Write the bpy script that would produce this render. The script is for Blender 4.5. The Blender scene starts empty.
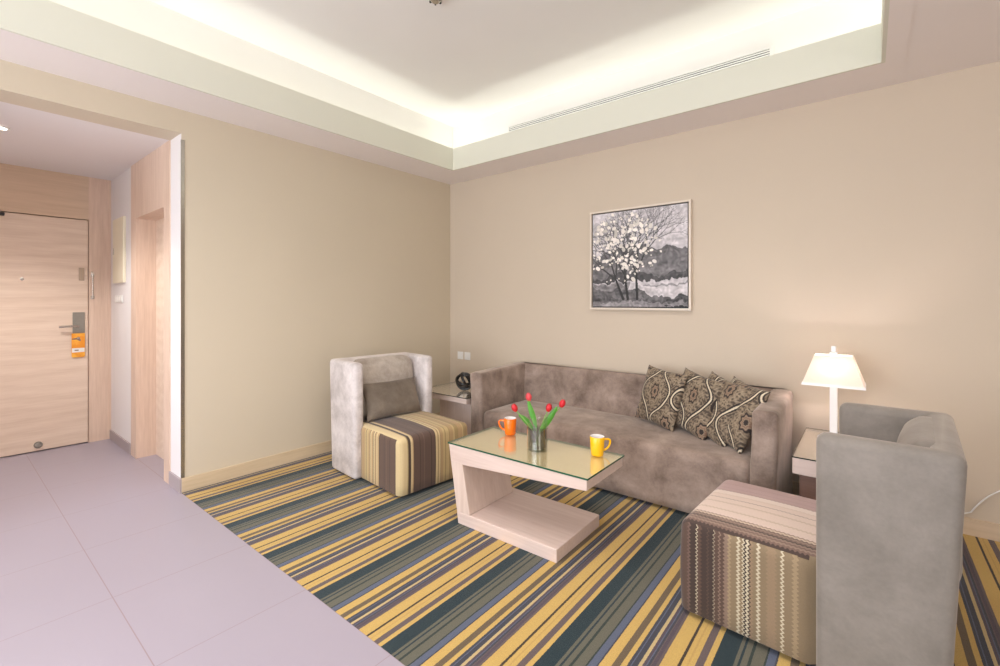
import bpy, bmesh, math, random
import numpy as np
from mathutils import Vector, Matrix, Euler
random.seed(7); rng = np.random.default_rng(7)
PI = math.pi
scene = bpy.context.scene
COL = scene.collection

# ------------------------------------------------------------------ room dimensions (metres)
CAM_Z = 1.35
XL = -3.773          # wall on the left of the sitting area
YB = 3.761           # back wall
YE = 1.097           # line between tiles and carpet / entry side wall
XD = -5.793          # entrance door wall
XR = 3.0; YF = -2.4  # walls beside and behind the viewer
ZS = 2.70            # lower ceiling (soffit)
ZH = 2.534           # entry ceiling
ZC = 3.25            # ceiling inside the cove
YN = -0.35           # far side of the entry

def srgb(r, g, b):
    f = lambda c: c/12.92 if c <= .04045 else ((c+.055)/1.055)**2.4
    return (f(r/255), f(g/255), f(b/255), 1)

# ------------------------------------------------------------------ materials
class NT:
    def __init__(s, name):
        s.m = bpy.data.materials.new(name); s.m.use_nodes = True
        s.t = s.m.node_tree; s.t.nodes.clear()
        s.out = s.n('ShaderNodeOutputMaterial')
    def n(s, typ, **kw):
        nd = s.t.nodes.new(typ)
        for k, v in kw.items():
            if k in nd.inputs.keys(): nd.inputs[k].default_value = v
            else: setattr(nd, k, v)
        return nd
    def l(s, a, b): s.t.links.new(a, b)
    def math(s, op, a, b=None, c=None):
        nd = s.t.nodes.new('ShaderNodeMath'); nd.operation = op
        for i, v in enumerate((a, b, c)):
            if v is None: continue
            if isinstance(v, (int, float)): nd.inputs[i].default_value = v
            else: s.l(v, nd.inputs[i])
        return nd.outputs[0]
    def mix(s, fac, a, b, blend='MIX'):
        nd = s.t.nodes.new('ShaderNodeMix'); nd.data_type = 'RGBA'; nd.blend_type = blend
        for i, v in ((0, fac), (6, a), (7, b)):
            if isinstance(v, (int, float, tuple)): nd.inputs[i].default_value = v
            else: s.l(v, nd.inputs[i])
        return nd.outputs[2]
    def ramp(s, fac, stops, interp='LINEAR'):
        nd = s.t.nodes.new('ShaderNodeValToRGB'); cr = nd.color_ramp; cr.interpolation = interp
        while len(cr.elements) > 1: cr.elements.remove(cr.elements[-1])
        cr.elements[0].position = stops[0][0]; cr.elements[0].color = stops[0][1]
        for p, c in stops[1:]:
            e = cr.elements.new(p); e.color = c
        s.l(fac, nd.inputs[0]); return nd.outputs[0]
    def coord(s, which='Object'):
        return s.n('ShaderNodeTexCoord').outputs[which]
    def noise(s, vec, scale, detail=3, rough=.55, out=0, dist=0):
        nd = s.n('ShaderNodeTexNoise'); nd.inputs['Scale'].default_value = scale
        nd.inputs['Detail'].default_value = detail; nd.inputs['Roughness'].default_value = rough
        nd.inputs['Distortion'].default_value = dist
        if vec is not None: s.l(vec, nd.inputs['Vector'])
        return nd.outputs[out]
    def scalev(s, vec, v):
        nd = s.n('ShaderNodeMapping'); nd.inputs['Scale'].default_value = v; s.l(vec, nd.inputs['Vector']); return nd.outputs[0]
    def sep(s, vec):
        nd = s.n('ShaderNodeSeparateXYZ'); s.l(vec, nd.inputs[0]); return nd.outputs
    def bsdf(s, color, rough=.6, bump=None, bstr=.2, bdist=.01, **kw):
        b = s.n('ShaderNodeBsdfPrincipled')
        for k, v in (('Base Color', color), ('Roughness', rough)) + tuple(kw.items()):
            k = k.replace('_', ' ')
            if isinstance(v, (int, float, tuple)): b.inputs[k].default_value = v
            else: s.l(v, b.inputs[k])
        if bump is not None:
            bp = s.n('ShaderNodeBump'); bp.inputs['Strength'].default_value = bstr; bp.inputs['Distance'].default_value = bdist
            s.l(bump, bp.inputs['Height']); s.l(bp.outputs[0], b.inputs['Normal'])
        return b.outputs[0]
    def done(s, sh):
        s.l(sh, s.out.inputs[0]); return s.m

def plain(name, c, rough=.6, var=.04, scale=9, **kw):
    t = NT(name); n = t.noise(t.coord(), scale)
    lo = tuple(max(0, x*(1-var)) for x in c[:3])+(1,); hi = tuple(min(1, x*(1+var)) for x in c[:3])+(1,)
    return t.done(t.bsdf(t.mix(n, lo, hi), rough, **kw))

def wall_mat(name, c, rough=.75):
    t = NT(name); v = t.coord()
    n = t.noise(v, 1.3, 3); f = t.noise(v, 260, 2)
    lo = tuple(x*.965 for x in c[:3])+(1,); hi = tuple(min(1, x*1.03) for x in c[:3])+(1,)
    return t.done(t.bsdf(t.mix(n, lo, hi), rough, bump=f, bstr=.12, bdist=.002))

M = {}
M['wall'] = wall_mat('beige_wallpaper', srgb(210, 196, 173))
M['wall_white'] = wall_mat('white_wall_paint', srgb(232, 226, 224))
M['soffit'] = wall_mat('soffit_paint', srgb(243, 234, 229))
M['ceil'] = wall_mat('ceiling_paint', srgb(238, 234, 228))
M['lip'] = wall_mat('cove_lip_paint', srgb(226, 224, 208))
M['white'] = plain('white_plastic', srgb(236, 233, 228), .35, .01)
M['cream'] = plain('cream_enamel', srgb(236, 226, 200), .4, .02)
M['lampwhite'] = plain('white_lacquer', srgb(244, 240, 238), .3, .01)
M['steel'] = plain('brushed_steel', srgb(200, 196, 190), .22, .08, 60, Metallic=1.0)
M['darksteel'] = plain('grey_lock_metal', srgb(150, 146, 138), .4, .08, 50, Metallic=.7)
M['tanmetal'] = plain('tan_metal', srgb(176, 156, 136), .4, .06, 40, Metallic=.3)
M['black'] = plain('black_gloss_ceramic', (.012, .011, .011, 1), .16, .05)
M['blackmat'] = plain('black_plastic', (.015, .014, .014, 1), .5, .05)

def wood(name, ca, cb, along='z', rough=.45, fine=70, cath=.0):
    t = NT(name); v = t.coord()
    sc = {'x': (.06, 1, 1), 'y': (1, .06, 1), 'z': (1, 1, .06)}[along]
    vv = t.scalev(v, sc)
    n1 = t.noise(vv, fine, 3, .6); n2 = t.noise(vv, 7, 2, .5, dist=1.5)
    f = t.math('ADD', t.math('MULTIPLY', n1, .55), t.math('MULTIPLY', n2, .45))
    if cath:
        w = t.n('ShaderNodeTexWave'); w.inputs['Scale'].default_value = 3.2; w.inputs['Distortion'].default_value = 5.5
        w.inputs['Detail'].default_value = 2; w.inputs['Detail Scale'].default_value = 1.2
        w.bands_direction = 'Z'; t.l(t.scalev(v, (1, .35, 1)), w.inputs['Vector'])
        f = t.math('ADD', t.math('MULTIPLY', f, 1-cath), t.math('MULTIPLY', w.outputs['Fac'], cath))
    col = t.ramp(f, [(.25, ca), (.75, cb)])
    return t.done(t.bsdf(col, rough, bump=n1, bstr=.06, bdist=.002))
M['doorwood'] = wood('washed_oak_door', srgb(216, 190, 168), srgb(238, 217, 198), 'y', cath=.13)
M['framewood'] = wood('washed_oak_frame', srgb(204, 174, 152), srgb(232, 206, 186), 'z')
M['panelwood'] = wood('washed_oak_panel', srgb(204, 176, 148), srgb(222, 196, 170), 'y')
M['basewood'] = wood('pale_oak_skirting', srgb(206, 182, 152), srgb(226, 204, 178), 'x')
M['basewoody'] = wood('pale_oak_skirting_side', srgb(200, 178, 146), srgb(222, 200, 168), 'y')
M['tablewood'] = wood('bleached_ash', srgb(202, 178, 164), srgb(224, 204, 192), 'z', .35, 60)
M['tablewoodx'] = wood('bleached_ash_top', srgb(206, 182, 170), srgb(228, 208, 198), 'x', .3, 60)
M['walnut'] = wood('mauve_brown_veneer', srgb(122, 92, 82), srgb(152, 120, 106), 'x', .4)
M['grey_skirting'] = plain('grey_skirting', srgb(170, 156, 156), .4)

# grey mauve porcelain tiles with thin grout lines
t = NT('grey_floor_tiles'); v = t.coord(); s = t.sep(v)
def grid(c, off, size, w):
    f = t.math('FRACT', t.math('DIVIDE', t.math('SUBTRACT', c, off), size))
    d = t.math('MULTIPLY', t.math('MINIMUM', f, t.math('SUBTRACT', 1.0, f)), size)
    return t.math('LESS_THAN', d, w)
g = t.math('MAXIMUM', grid(s[0], -2.05, .63, .0014), grid(s[1], .513, .584, .0019))
n = t.noise(v, 1.1, 3); n2 = t.noise(v, 40, 3)
tile = t.mix(n2, t.mix(n, srgb(158, 149, 160), srgb(171, 161, 172)), srgb(164, 155, 166))
M['tiles'] = t.done(t.bsdf(t.mix(g, tile, srgb(150, 132, 134)), t.math('ADD', .3, t.math('MULTIPLY', n, .12)), Specular_IOR_Level=.42))

# striped carpet
def C(r, g, b): return srgb(r, g, b)
Y1, Y2 = C(230, 190, 104), C(218, 176, 98); TEAL = C(10, 46, 54); OLV = C(112, 108, 90); DOL = C(40, 56, 48)
MAU = C(112, 94, 92); SLT = C(100, 108, 132); PUR = C(92, 76, 86); DSL = C(66, 66, 78); CRM = C(222, 196, 140); DK = C(62, 44, 30); OBR = C(118, 98, 72)
per = .5133
stops = [(0, Y1), (.052, DK), (.061, Y1), (.078, Y2), (.083, Y1), (.101, MAU), (.127, Y1), (.148, TEAL), (.212, OLV), (.224, TEAL), (.231, OLV), (.252, DOL),
         (.262, OLV), (.300, DOL), (.306, SLT), (.332, DSL), (.338, Y1), (.376, OBR), (.402, Y1), (.421, DSL), (.431, SLT), (.435, DSL), (.452, CRM), (.464, PUR),
         (.474, SLT), (.478, DSL), (.487, MAU), (.491, PUR), (.503, MAU)]
t = NT('striped_carpet'); v = t.coord(); s = t.sep(v)
nz = t.noise(v, 160, 2); wob = t.noise(t.scalev(v, (1, .35, 1)), 6, 2)
x = t.math('ADD', s[0], t.math('MULTIPLY', t.math('SUBTRACT', nz, .5), .0045))
x = t.math('ADD', x, t.math('MULTIPLY', t.math('SUBTRACT', wob, .5), .006))
f = t.math('FRACT', t.math('DIVIDE', t.math('ADD', x, 1.116+per*20), per))
col = t.ramp(f, [(p/per, c) for p, c in stops], 'CONSTANT')
fuzz = t.noise(v, 420, 2, .7)
col = t.mix(t.math('MULTIPLY', fuzz, .62), col, (.004, .004, .004, 1), 'MIX')
M['carpet'] = t.done(t.bsdf(col, .95, bump=fuzz, bstr=.5, bdist=.004, Sheen_Weight=.15, Sheen_Roughness=.5))

def velvet(name, ca, cb, seed=0., scale=3.2, sheen=.5):
    t = NT(name); v = t.n('ShaderNodeMapping'); t.l(t.coord(), v.inputs[0]); v.inputs['Location'].default_value = (seed, seed*1.7, seed*.6)
    v = v.outputs[0]
    n = t.noise(v, scale*1.2, 5, .66, dist=.2); n2 = t.noise(v, 90, 2)
    f = t.math('ADD', t.math('MULTIPLY', n, .9), t.math('MULTIPLY', n2, .1))
    col = t.ramp(f, [(.34, ca), (.66, cb)])
    return t.done(t.bsdf(col, .85, bump=n2, bstr=.12, bdist=.003, Sheen_Weight=sheen, Sheen_Roughness=.4, Sheen_Tint=srgb(226, 214, 202)))
M['velvet_sofa'] = velvet('taupe_velvet', srgb(108, 90, 79), srgb(174, 153, 139), 0, 3.2, .7)
M['velvet_grey'] = velvet('grey_velvet', srgb(112, 105, 97), srgb(140, 132, 124), 3.1, 2.6)
M['velvet_lit'] = velvet('window_lit_grey_velvet', srgb(172, 162, 158), srgb(226, 217, 214), 5.3, 4.5)  # grey velvet of the left chair, window light put into its colour
M['velvet_mid'] = velvet('mid_grey_velvet', srgb(142, 130, 118), srgb(190, 178, 166), 1.4, 5)
M['velvet_lumbar'] = velvet('taupe_cushion_velvet', srgb(96, 84, 72), srgb(128, 115, 101), 8.2, 5)

def striped_fabric(name, axis, along, off, size, stops, zig=.0, zper=.02, bright=1.0):
    """woven stripes across one local axis, with little zigzags along another"""
    t = NT(name); v = t.coord(); s = t.sep(v)
    a, b = s['xyz'.index(axis)], s['xyz'.index(along)]
    tri = t.math('PINGPONG', b, zper/2)
    x = t.math('ADD', a, t.math('MULTIPLY', t.math('SUBTRACT', tri, zper/4), zig))
    f = t.math('DIVIDE', t.math('SUBTRACT', x, off), size)
    nz = t.noise(v, 300, 2)
    f = t.math('ADD', f, t.math('MULTIPLY', t.math('SUBTRACT', nz, .5), .004))
    col = t.ramp(f, [(min(p/size, 1), c) for p, c in stops], 'CONSTANT')
    w = t.noise(t.scalev(v, (1, 1, 1)), 220, 2, .7)
    col = t.mix(t.math('MULTIPLY', w, .30), col, (.02, .015, .01, 1))
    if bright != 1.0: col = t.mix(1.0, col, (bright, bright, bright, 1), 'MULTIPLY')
    return t.done(t.bsdf(col, .85, bump=w, bstr=.3, bdist=.003, Sheen_Weight=.2))

def glass_thin(name, tint, refl=1.0, rough=0.0, dens=0.0):
    """thin sheet: tinted see-through mixed with a mirror by Fresnel"""
    t = NT(name); tr = t.n('ShaderNodeBsdfTransparent'); tr.inputs[0].default_value = tint
    gl = t.n('ShaderNodeBsdfGlossy'); gl.inputs['Roughness'].default_value = rough; gl.inputs[0].default_value = (1, 1, 1, 1)
    lw = t.n('ShaderNodeLayerWeight'); lw.inputs[0].default_value = .5
    n = t.noise(t.coord(), 3, 1)
    fac = t.math('MULTIPLY', t.math('ADD', .045, t.math('MULTIPLY', t.math('POWER', lw.outputs['Facing'], 4.0), .9)), t.math('ADD', refl*.97, t.math('MULTIPLY', n, .06*refl)))
    mx = t.n('ShaderNodeMixShader'); t.l(fac, mx.inputs[0]); t.l(tr.outputs[0], mx.inputs[1]); t.l(gl.outputs[0], mx.inputs[2])
    return t.done(mx.outputs[0])
M['glass_top'] = glass_thin('table_glass', (.985, 1.0, .90, 1), 1.3, .07)
M['glass_small'] = glass_thin('clear_table_glass', (.97, .985, .96, 1), 1.3)
M['glass_edge'] = plain('green_glass_edge', srgb(30, 84, 58), .12, .1)
M['glass_edge_dark'] = plain('dark_glass_edge', srgb(26, 40, 32), .15, .1)
M['vase_glass'] = glass_thin('clear_glass', (.93, .94, .91, 1), 1.0)
M['vase_refraction'] = glass_thin('refraction_tint', (.74, .72, .66, 1), 2.6, .1)
M['window_glass'] = glass_thin('window_glass', (.96, .98, .98, 1), 1.0)

# ------------------------------------------------------------------ mesh helpers
def new_obj(name, bm, mats, parent=None, loc=None, smooth=None, rot=None):
    me = bpy.data.meshes.new(name)
    bmesh.ops.recalc_face_normals(bm, faces=bm.faces[:])
    if smooth is not None:
        for f in bm.faces: f.smooth = True
        for e in bm.edges:
            if len(e.link_faces) == 2: e.smooth = e.calc_face_angle(0) < math.radians(smooth)
    bm.to_mesh(me); bm.free()
    for m in (mats if isinstance(mats, (list, tuple)) else [mats]): me.materials.append(m)
    o = bpy.data.objects.new(name, me); COL.objects.link(o)
    if parent is not None: o.parent = parent
    if loc: o.location = loc
    if rot: o.rotation_euler = rot
    return o
def tag(o, label, cat, group=None):
    o['label'] = label; o['category'] = cat
    if group: o['group'] = group
    return o
def thing(name, label, cat, loc=(0, 0, 0), rotz=0, group=None):
    o = bpy.data.objects.new(name, None); COL.objects.link(o); o.empty_display_size = .1
    o.location = loc; o.rotation_euler = (0, 0, rotz)
    return tag(o, label, cat, group)
def struct(o):
    o['kind'] = 'structure'; return o
def merge(dst, src, mat=None, idx=0):
    if mat is not None: bmesh.ops.transform(src, matrix=mat, verts=src.verts[:])
    vm = {v: dst.verts.new(v.co) for v in src.verts}
    for f in src.faces:
        try: nf = dst.faces.new([vm[v] for v in f.verts]); nf.material_index = idx if idx else f.material_index
        except ValueError: pass
    src.free(); return dst
def box(x0, x1, y0, y1, z0, z1, r=0., seg=2, bm=None, idx=0):
    b = bmesh.new(); bmesh.ops.create_cube(b, size=1)
    for v in b.verts: v.co = Vector(((v.co.x+.5)*(x1-x0)+x0, (v.co.y+.5)*(y1-y0)+y0, (v.co.z+.5)*(z1-z0)+z0))
    if r: bmesh.ops.bevel(b, geom=b.edges[:], offset=r, segments=seg, profile=.5, affect='EDGES', clamp_overlap=True)
    for f in b.faces: f.material_index = idx
    return merge(bm, b) if bm is not None else b
def prism(poly, z0, z1, r=0., seg=3, axis='z', top=None):
    """polygon in the plane across `axis`, extruded from z0 to z1; top(x,y) optionally moves the end outline"""
    b = bmesh.new()
    def P(p, z): return {'z': (p[0], p[1], z), 'y': (p[0], z, p[1]), 'x': (z, p[0], p[1])}[axis]
    lo = [b.verts.new(P(p, z0)) for p in poly]; hi = [b.verts.new(P(top(*p) if top else p, z1)) for p in poly]
    b.faces.new(lo[::-1]); b.faces.new(hi); n = len(poly)
    for i in range(n): b.faces.new((lo[i], lo[(i+1) % n], hi[(i+1) % n], hi[i]))
    bmesh.ops.recalc_face_normals(b, faces=b.faces[:])
    if r: bmesh.ops.bevel(b, geom=b.edges[:], offset=r, segments=seg, profile=.5, affect='EDGES', clamp_overlap=True)
    return b
def soft_box(hx, hy, hz, r, nd=(10, 10, 8), fn=None):
    """dense rounded box about the origin, optional fn(p)->p to puff or shear it"""
    b = bmesh.new(); H = (hx, hy, hz)
    def ticks(h, n):
        a = [-h, -h+r*.12, -h+r*.35, -h+r*.65]; m = [(-h+r)+(2*(h-r))*i/n for i in range(n+1)]
        return a+m+[-q for q in a[::-1]]
    T = [ticks(H[i], nd[i]) for i in range(3)]
    vd = {}
    def V(p):
        k = tuple(round(c, 6) for c in p)
        if k not in vd: vd[k] = b.verts.new(p)
        return vd[k]
    for ax in range(3):
        u, w = [(1, 2), (2, 0), (0, 1)][ax]
        for sgn in (-1, 1):
            for i in range(len(T[u])-1):
                for j in range(len(T[w])-1):
                    q = []
                    for a, c in ((i, j), (i+1, j), (i+1, j+1), (i, j+1)):
                        p = [0, 0, 0]; p[ax] = sgn*H[ax]; p[u] = T[u][a]; p[w] = T[w][c]; q.append(V(p))
                    if sgn < 0: q.reverse()
                    b.faces.new(q)
    for vtx in b.verts:
        p = vtx.co; inn = Vector([max(-(H[i]-r), min(H[i]-r, p[i])) for i in range(3)])
        d = p-inn
        vtx.co = inn+d.normalized()*r if d.length > 1e-9 else p
    if fn:
        for vtx in b.verts: vtx.co = fn(vtx.co.copy())
    return b
def lathe(prof, seg=32, bm=None, idx=0, cap=True):
    b = bm if bm is not None else bmesh.new(); rings = []
    for r, z in prof:
        rings.append([b.verts.new((r*math.cos(2*PI*k/seg), r*math.sin(2*PI*k/seg), z)) for k in range(seg)] if r > 1e-6 else [b.verts.new((0, 0, z))])
    for A, B in zip(rings, rings[1:]):
        for k in range(seg):
            k2 = (k+1) % seg
            vs = [A[k % len(A)], A[k2 % len(A)], B[k2 % len(B)], B[k % len(B)]]
            u = []
            for q in vs:
                if q not in u: u.append(q)
            if len(u) >= 3:
                f = b.faces.new(u); f.material_index = idx
    return b
def tube(pts, rad, seg=8, bm=None, closed=False, idx=0):
    b = bm if bm is not None else bmesh.new(); pts = [Vector(p) for p in pts]; n = len(pts); rings = []
    up = Vector((0, 0, 1)); prev = None
    for i, p in enumerate(pts):
        tg = (pts[(i+1) % n]-pts[i-1]) if closed else (pts[min(i+1, n-1)]-pts[max(i-1, 0)])
        tg.normalize()
        a = prev if prev is not None else (up if abs(tg.z) < .9 else Vector((1, 0, 0)))
        s = tg.cross(a).normalized(); a = s.cross(tg).normalized(); prev = a
        rr = rad(i/(n-1)) if callable(rad) else rad
        rings.append([b.verts.new(p+(s*math.cos(2*PI*k/seg)+a*math.sin(2*PI*k/seg))*rr) for k in range(seg)])
    m = n if closed else n-1
    for i in range(m):
        A, B = rings[i], rings[(i+1) % n]
        for k in range(seg):
            f = b.faces.new((A[k], A[(k+1) % seg], B[(k+1) % seg], B[k])); f.material_index = idx
    if not closed:
        for rg in (rings[0][::-1], rings[-1]):
            f = b.faces.new(rg); f.material_index = idx
    return b
def bez(p0, p1, p2, n=10):
    p0, p1, p2 = map(Vector, (p0, p1, p2))
    return [p0*(1-q)**2+p1*2*q*(1-q)+p2*q*q for q in [i/n for i in range(n+1)]]

# ------------------------------------------------------------------ setting
# floor
struct(new_obj('floor', box(XD-.1, XR+.1, YF-.1, YE, -.06, 0), M['tiles']))
bm = box(XD-.1, XL, YE, YE+1.2, -.06, 0)
struct(new_obj('floor_bathroom', bm, M['tiles']))
bm = box(XL, XR, YE, YB, -.06, .001)
tag(new_obj('carpet', bm, M['carpet']), 'carpet with yellow, teal, olive and purple stripes covering the sitting area floor', 'carpet')

# left wall: solid beyond YE, a header over the entry, solid again nearer than YN
bm = box(XL-.23, XL, YE+.002, YB+.1, 0, ZC+.05)
box(XL-.23, XL, YN, YE+.002, ZH, ZC+.05, bm=bm)
box(XL-.23, XL, YF-.1, YN, 0, ZC+.05, bm=bm)
struct(new_obj('wall_left', bm, M['wall']))
M['wall_rose_lit'] = wall_mat('rose_lit_beige_wallpaper', srgb(209, 193, 173))  # beige wallpaper again, with pinkish lamp light tinted into it
struct(new_obj('wall_back', box(XL-.1, XR+.1, YB, YB+.1, 0, ZC+.05), M['wall_rose_lit']))
struct(new_obj('wall_right', box(XR, XR+.1, YF-.1, YB+.1, 0, ZC+.05), M['wall']))
# wall behind the viewer with a wide window
WX0, WX1, WZ0, WZ1 = -3.5, .5, .35, 2.45
bm = box(XL-.1, WX0, YF-.12, YF, 0, ZC+.05)
box(WX1, XR+.1, YF-.12, YF, 0, ZC+.05, bm=bm); box(WX0, WX1, YF-.12, YF, 0, WZ0, bm=bm); box(WX0, WX1, YF-.12, YF, WZ1, ZC+.05, bm=bm)
struct(new_obj('wall_front', bm, M['wall']))
w = struct(new_obj('window_1', box(WX0, WX1, YF-.09, YF-.08, WZ0, WZ1), M['window_glass']))
bm = box(WX0, WX1, YF-.11, YF-.05, WZ0, WZ0+.05)
box(WX0, WX1, YF-.11, YF-.05, WZ1-.05, WZ1, bm=bm)
for q in (WX0, (WX0+WX1)/2-.025, WX1-.05): box(q, q+.05, YF-.11, YF-.05, WZ0+.05, WZ1-.05, bm=bm)
new_obj('window_frame', bm, M['white'], w)

# entry side wall with the bathroom doorway
DX0, DX1, DZ = -4.885, -4.13, 2.06
FX0, FX1 = -5.04, -4.0
bm = box(XD-.1, FX0, YE, YE+.14, 0, ZH)
box(FX1, XL-.002, YE, YE+.14, 0, ZH, bm=bm)
struct(new_obj('wall_entry', bm, M['wall_white']))
struct(new_obj('wall_entry_far', box(XD-.1, XL-.23, YN-.1, YN, 0, ZH), M['wall_white']))
bm = box(FX0, DX0, YE-.008, YE+.2, 0, ZH); box(DX1, FX1, YE-.008, YE+.2, 0, ZH, bm=bm); box(DX0, DX1, YE-.008, YE+.2, DZ, ZH, bm=bm)
struct(new_obj('trim_doorway', bm, M['framewood']))
bm = box(DX0, DX1, YE+.135, YE+.175, .0, DZ)
struct(new_obj('door_2', bm, M['doorwood']))
# entrance wall clad in oak: jamb, head panel, door leaf
DT, DY = 2.119, .927
bm = box(XD-.06, XD, DY+.004, YE, 0, ZH)
struct(new_obj('trim_door_jamb', bm, M['framewood']))
struct(new_obj('trim_door_head', box(XD-.06, XD, YN, DY+.004, DT+.006, ZH), M['panelwood']))
struct(new_obj('wall_entrance', box(XD-.2, XD-.06, YN-.1, YE+.2, 0, ZH), M['wall_white']))
dr = struct(new_obj('door_1', box(XD-.05, XD-.006, .0, DY, .008, DT, .003, 1), M['doorwood']))
bm = box(XD-.006, XD+.006, .818, .903, 1.05, 1.245, .003)
lk = new_obj('lock_plate', bm, M['darksteel'], dr)
bm = tube([(XD+.004, .845, 1.117), (XD+.05, .845, 1.117)], .011, 10)
tube([(XD+.05, .857, 1.117), (XD+.052, .80, 1.118), (XD+.05, .72, 1.114)], .010, 10, bm=bm)
new_obj('lever_handle', bm, M['steel'], dr, smooth=40)
new_obj('latch_plate', box(XD-.006, XD+.004, .862, .9, 1.545, 1.665, .002), M['tanmetal'], dr)
bm = lathe([(0, 0), (.012, 0), (.012, .006), (.006, .008), (0, .008)], 16)
bmesh.ops.transform(bm, matrix=Matrix.Translation((XD-.006, .49, 1.545)) @ Matrix.Rotation(PI/2, 4, 'Y'), verts=bm.verts[:])
new_obj('peephole', bm, M['steel'], dr)
bm = lathe([(0, 0), (.029, 0), (.029, .012), (.023, .026), (0, .03)], 24)
bmesh.ops.transform(bm, matrix=Matrix.Translation((XD-.006, .59, .062)) @ Matrix.Rotation(PI/2, 4, 'Y'), verts=bm.verts[:])
new_obj('door_stop', bm, M['darksteel'], dr, smooth=40)
bm = box(XD-.006, XD+.03, .2, .385, 2.085, 2.113, .006)
new_obj('door_closer', bm, M['blackmat'], dr)
# swing-bar guard on the jamb
g = thing('door_guard', 'steel swing bar door guard screwed to oak jamb beside entrance door', 'door guard', (XD, .957, 1.37))
new_obj('bracket', box(0, .012, -.012, .012, .215, .262, .002), M['steel'], g)
new_obj('bracket', box(0, .012, -.012, .012, 0, .03, .002), M['steel'], g)
new_obj('swing_bar', tube([(.02, 0, .24), (.024, 0, .12), (.02, 0, .015)], .005, 8), M['steel'], g, smooth=50)
# do-not-disturb tag hung from the lever
t_ = NT('orange_card'); v = t_.coord(); M['orange_card'] = t_.done(t_.bsdf(t_.ramp(t_.noise(v, 14, 2), [(.4, srgb(236, 150, 40)), (.6, srgb(248, 180, 66))]), .5))
hg = thing('door_hanger', 'orange card door hanger with white strip hanging from entrance door handle', 'door hanger', (XD+.0075, .856, .822))
bm = bmesh.new()
prof = [(-.047, .010), (-.037, 0), (.037, 0), (.047, .010), (.047, .222), (.043, .226), (-.043, .226), (-.047, .222)]
b2 = prism([(p[0], p[1]) for p in prof], 0, .002, axis='x'); merge(bm, b2)
new_obj('card', bm, M['orange_card'], hg)
new_obj('white_strip', box(.002, .0026, -.044, .044, .048, .088), M['white'], hg)
bm = box(.0026, .003, -.026, .002, .062, .072)
new_obj('printed_line', bm, M['walnut'], hg)
bm = prism([(-.044, .168), (-.012, .168), (.012, .150), (.020, .160), (.004, .186), (-.044, .178)], .0021, .0027, axis='x')
new_obj('printed_mark', bm, M['walnut'], hg)
bm = lathe([(0, 0), (.012, 0), (.012, .016), (.010, .020), (0, .021)], 20)
bmesh.ops.transform(bm, matrix=Matrix.Translation((XD-.004, .856, 1.003)) @ Matrix.Rotation(PI/2, 4, 'Y'), verts=bm.verts[:])
new_obj('thumb_turn', bm, M['steel'], dr, smooth=40)

# ceiling: soffit ring, cove lips, recess walls, upper ceiling
CX0, CX1, CY0, CY1 = -3.319, .057, -1.6, 3.347
LZ = 2.915; TR = .22
bm = bmesh.new(); q = .018
for a in ((XL, CX0-q, YF, YB), (CX1+q, XR, YF, YB), (CX0-q, CX1+q, CY1+q, YB), (CX0-q, CX1+q, YF, CY0-q)): box(a[0], a[1], a[2], a[3], ZS, ZS+.04, bm=bm)
struct(new_obj('ceiling_soffit', bm, M['soffit']))
bm = bmesh.new(); q = .105; e_ = .018
for a in ((CX0-q, CX0-e_, CY0-q, CY1+q), (CX1+e_, CX1+q, CY0-q, CY1+q), (CX0-e_, CX1+e_, CY1+e_, CY1+q), (CX0-e_, CX1+e_, CY0-q, CY0-e_)): box(a[0], a[1], a[2], a[3], ZS-.006, ZS, bm=bm)
struct(new_obj('trim_cove', bm, M['soffit']))
bm = bmesh.new(); q = .018
for a in ((CX0-q, CX0, CY0-q, CY1+q), (CX1, CX1+q, CY0-q, CY1+q), (CX0, CX1, CY1, CY1+q), (CX0, CX1, CY0-q, CY0)): box(a[0], a[1], a[2], a[3], ZS-.006, LZ, bm=bm)
struct(new_obj('ceiling_cove_lip', bm, M['lip']))
bm = bmesh.new()
X0, X1, Y0, Y1 = CX0-TR, CX1+TR, CY0-TR, CY1+TR
for a in ((X0-.03, X0, Y0, Y1), (X1, X1+.03, Y0, Y1), (X0, X1, Y1, Y1+.03), (X0, X1, Y0-.03, Y0)): box(a[0], a[1], a[2], a[3], ZS+.04, ZC, bm=bm)
struct(new_obj('ceiling_cove_wall', bm, M['ceil']))
struct(new_obj('ceiling', box(XL, XR, YF, YB, ZC, ZC+.05), M['ceil']))
struct(new_obj('ceiling_entry', box(XD-.1, XL-.23, YN-.1, YE+.24, ZH, ZH+.05), M['wall_white']))

# skirting
BH = .099
struct(new_obj('baseboard_back', box(XL, XR, YB-.014, YB, 0, BH, .002, 1), M['basewood']))
struct(new_obj('baseboard_left', box(XL, XL+.014, YE+.0, YB-.014, 0, BH, .002, 1), M['basewoody']))
bm = box(XD, FX0, YE-.012, YE, 0, .09); box(FX1, XL+.012, YE-.012, YE, 0, BH, bm=bm)
struct(new_obj('baseboard_entry', bm, M['grey_skirting']))
struct(new_obj('trim_corner_guard', box(XL-.003, XL+.004, YE-.002, YE+.02, BH, 2.49), M['steel']))

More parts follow.
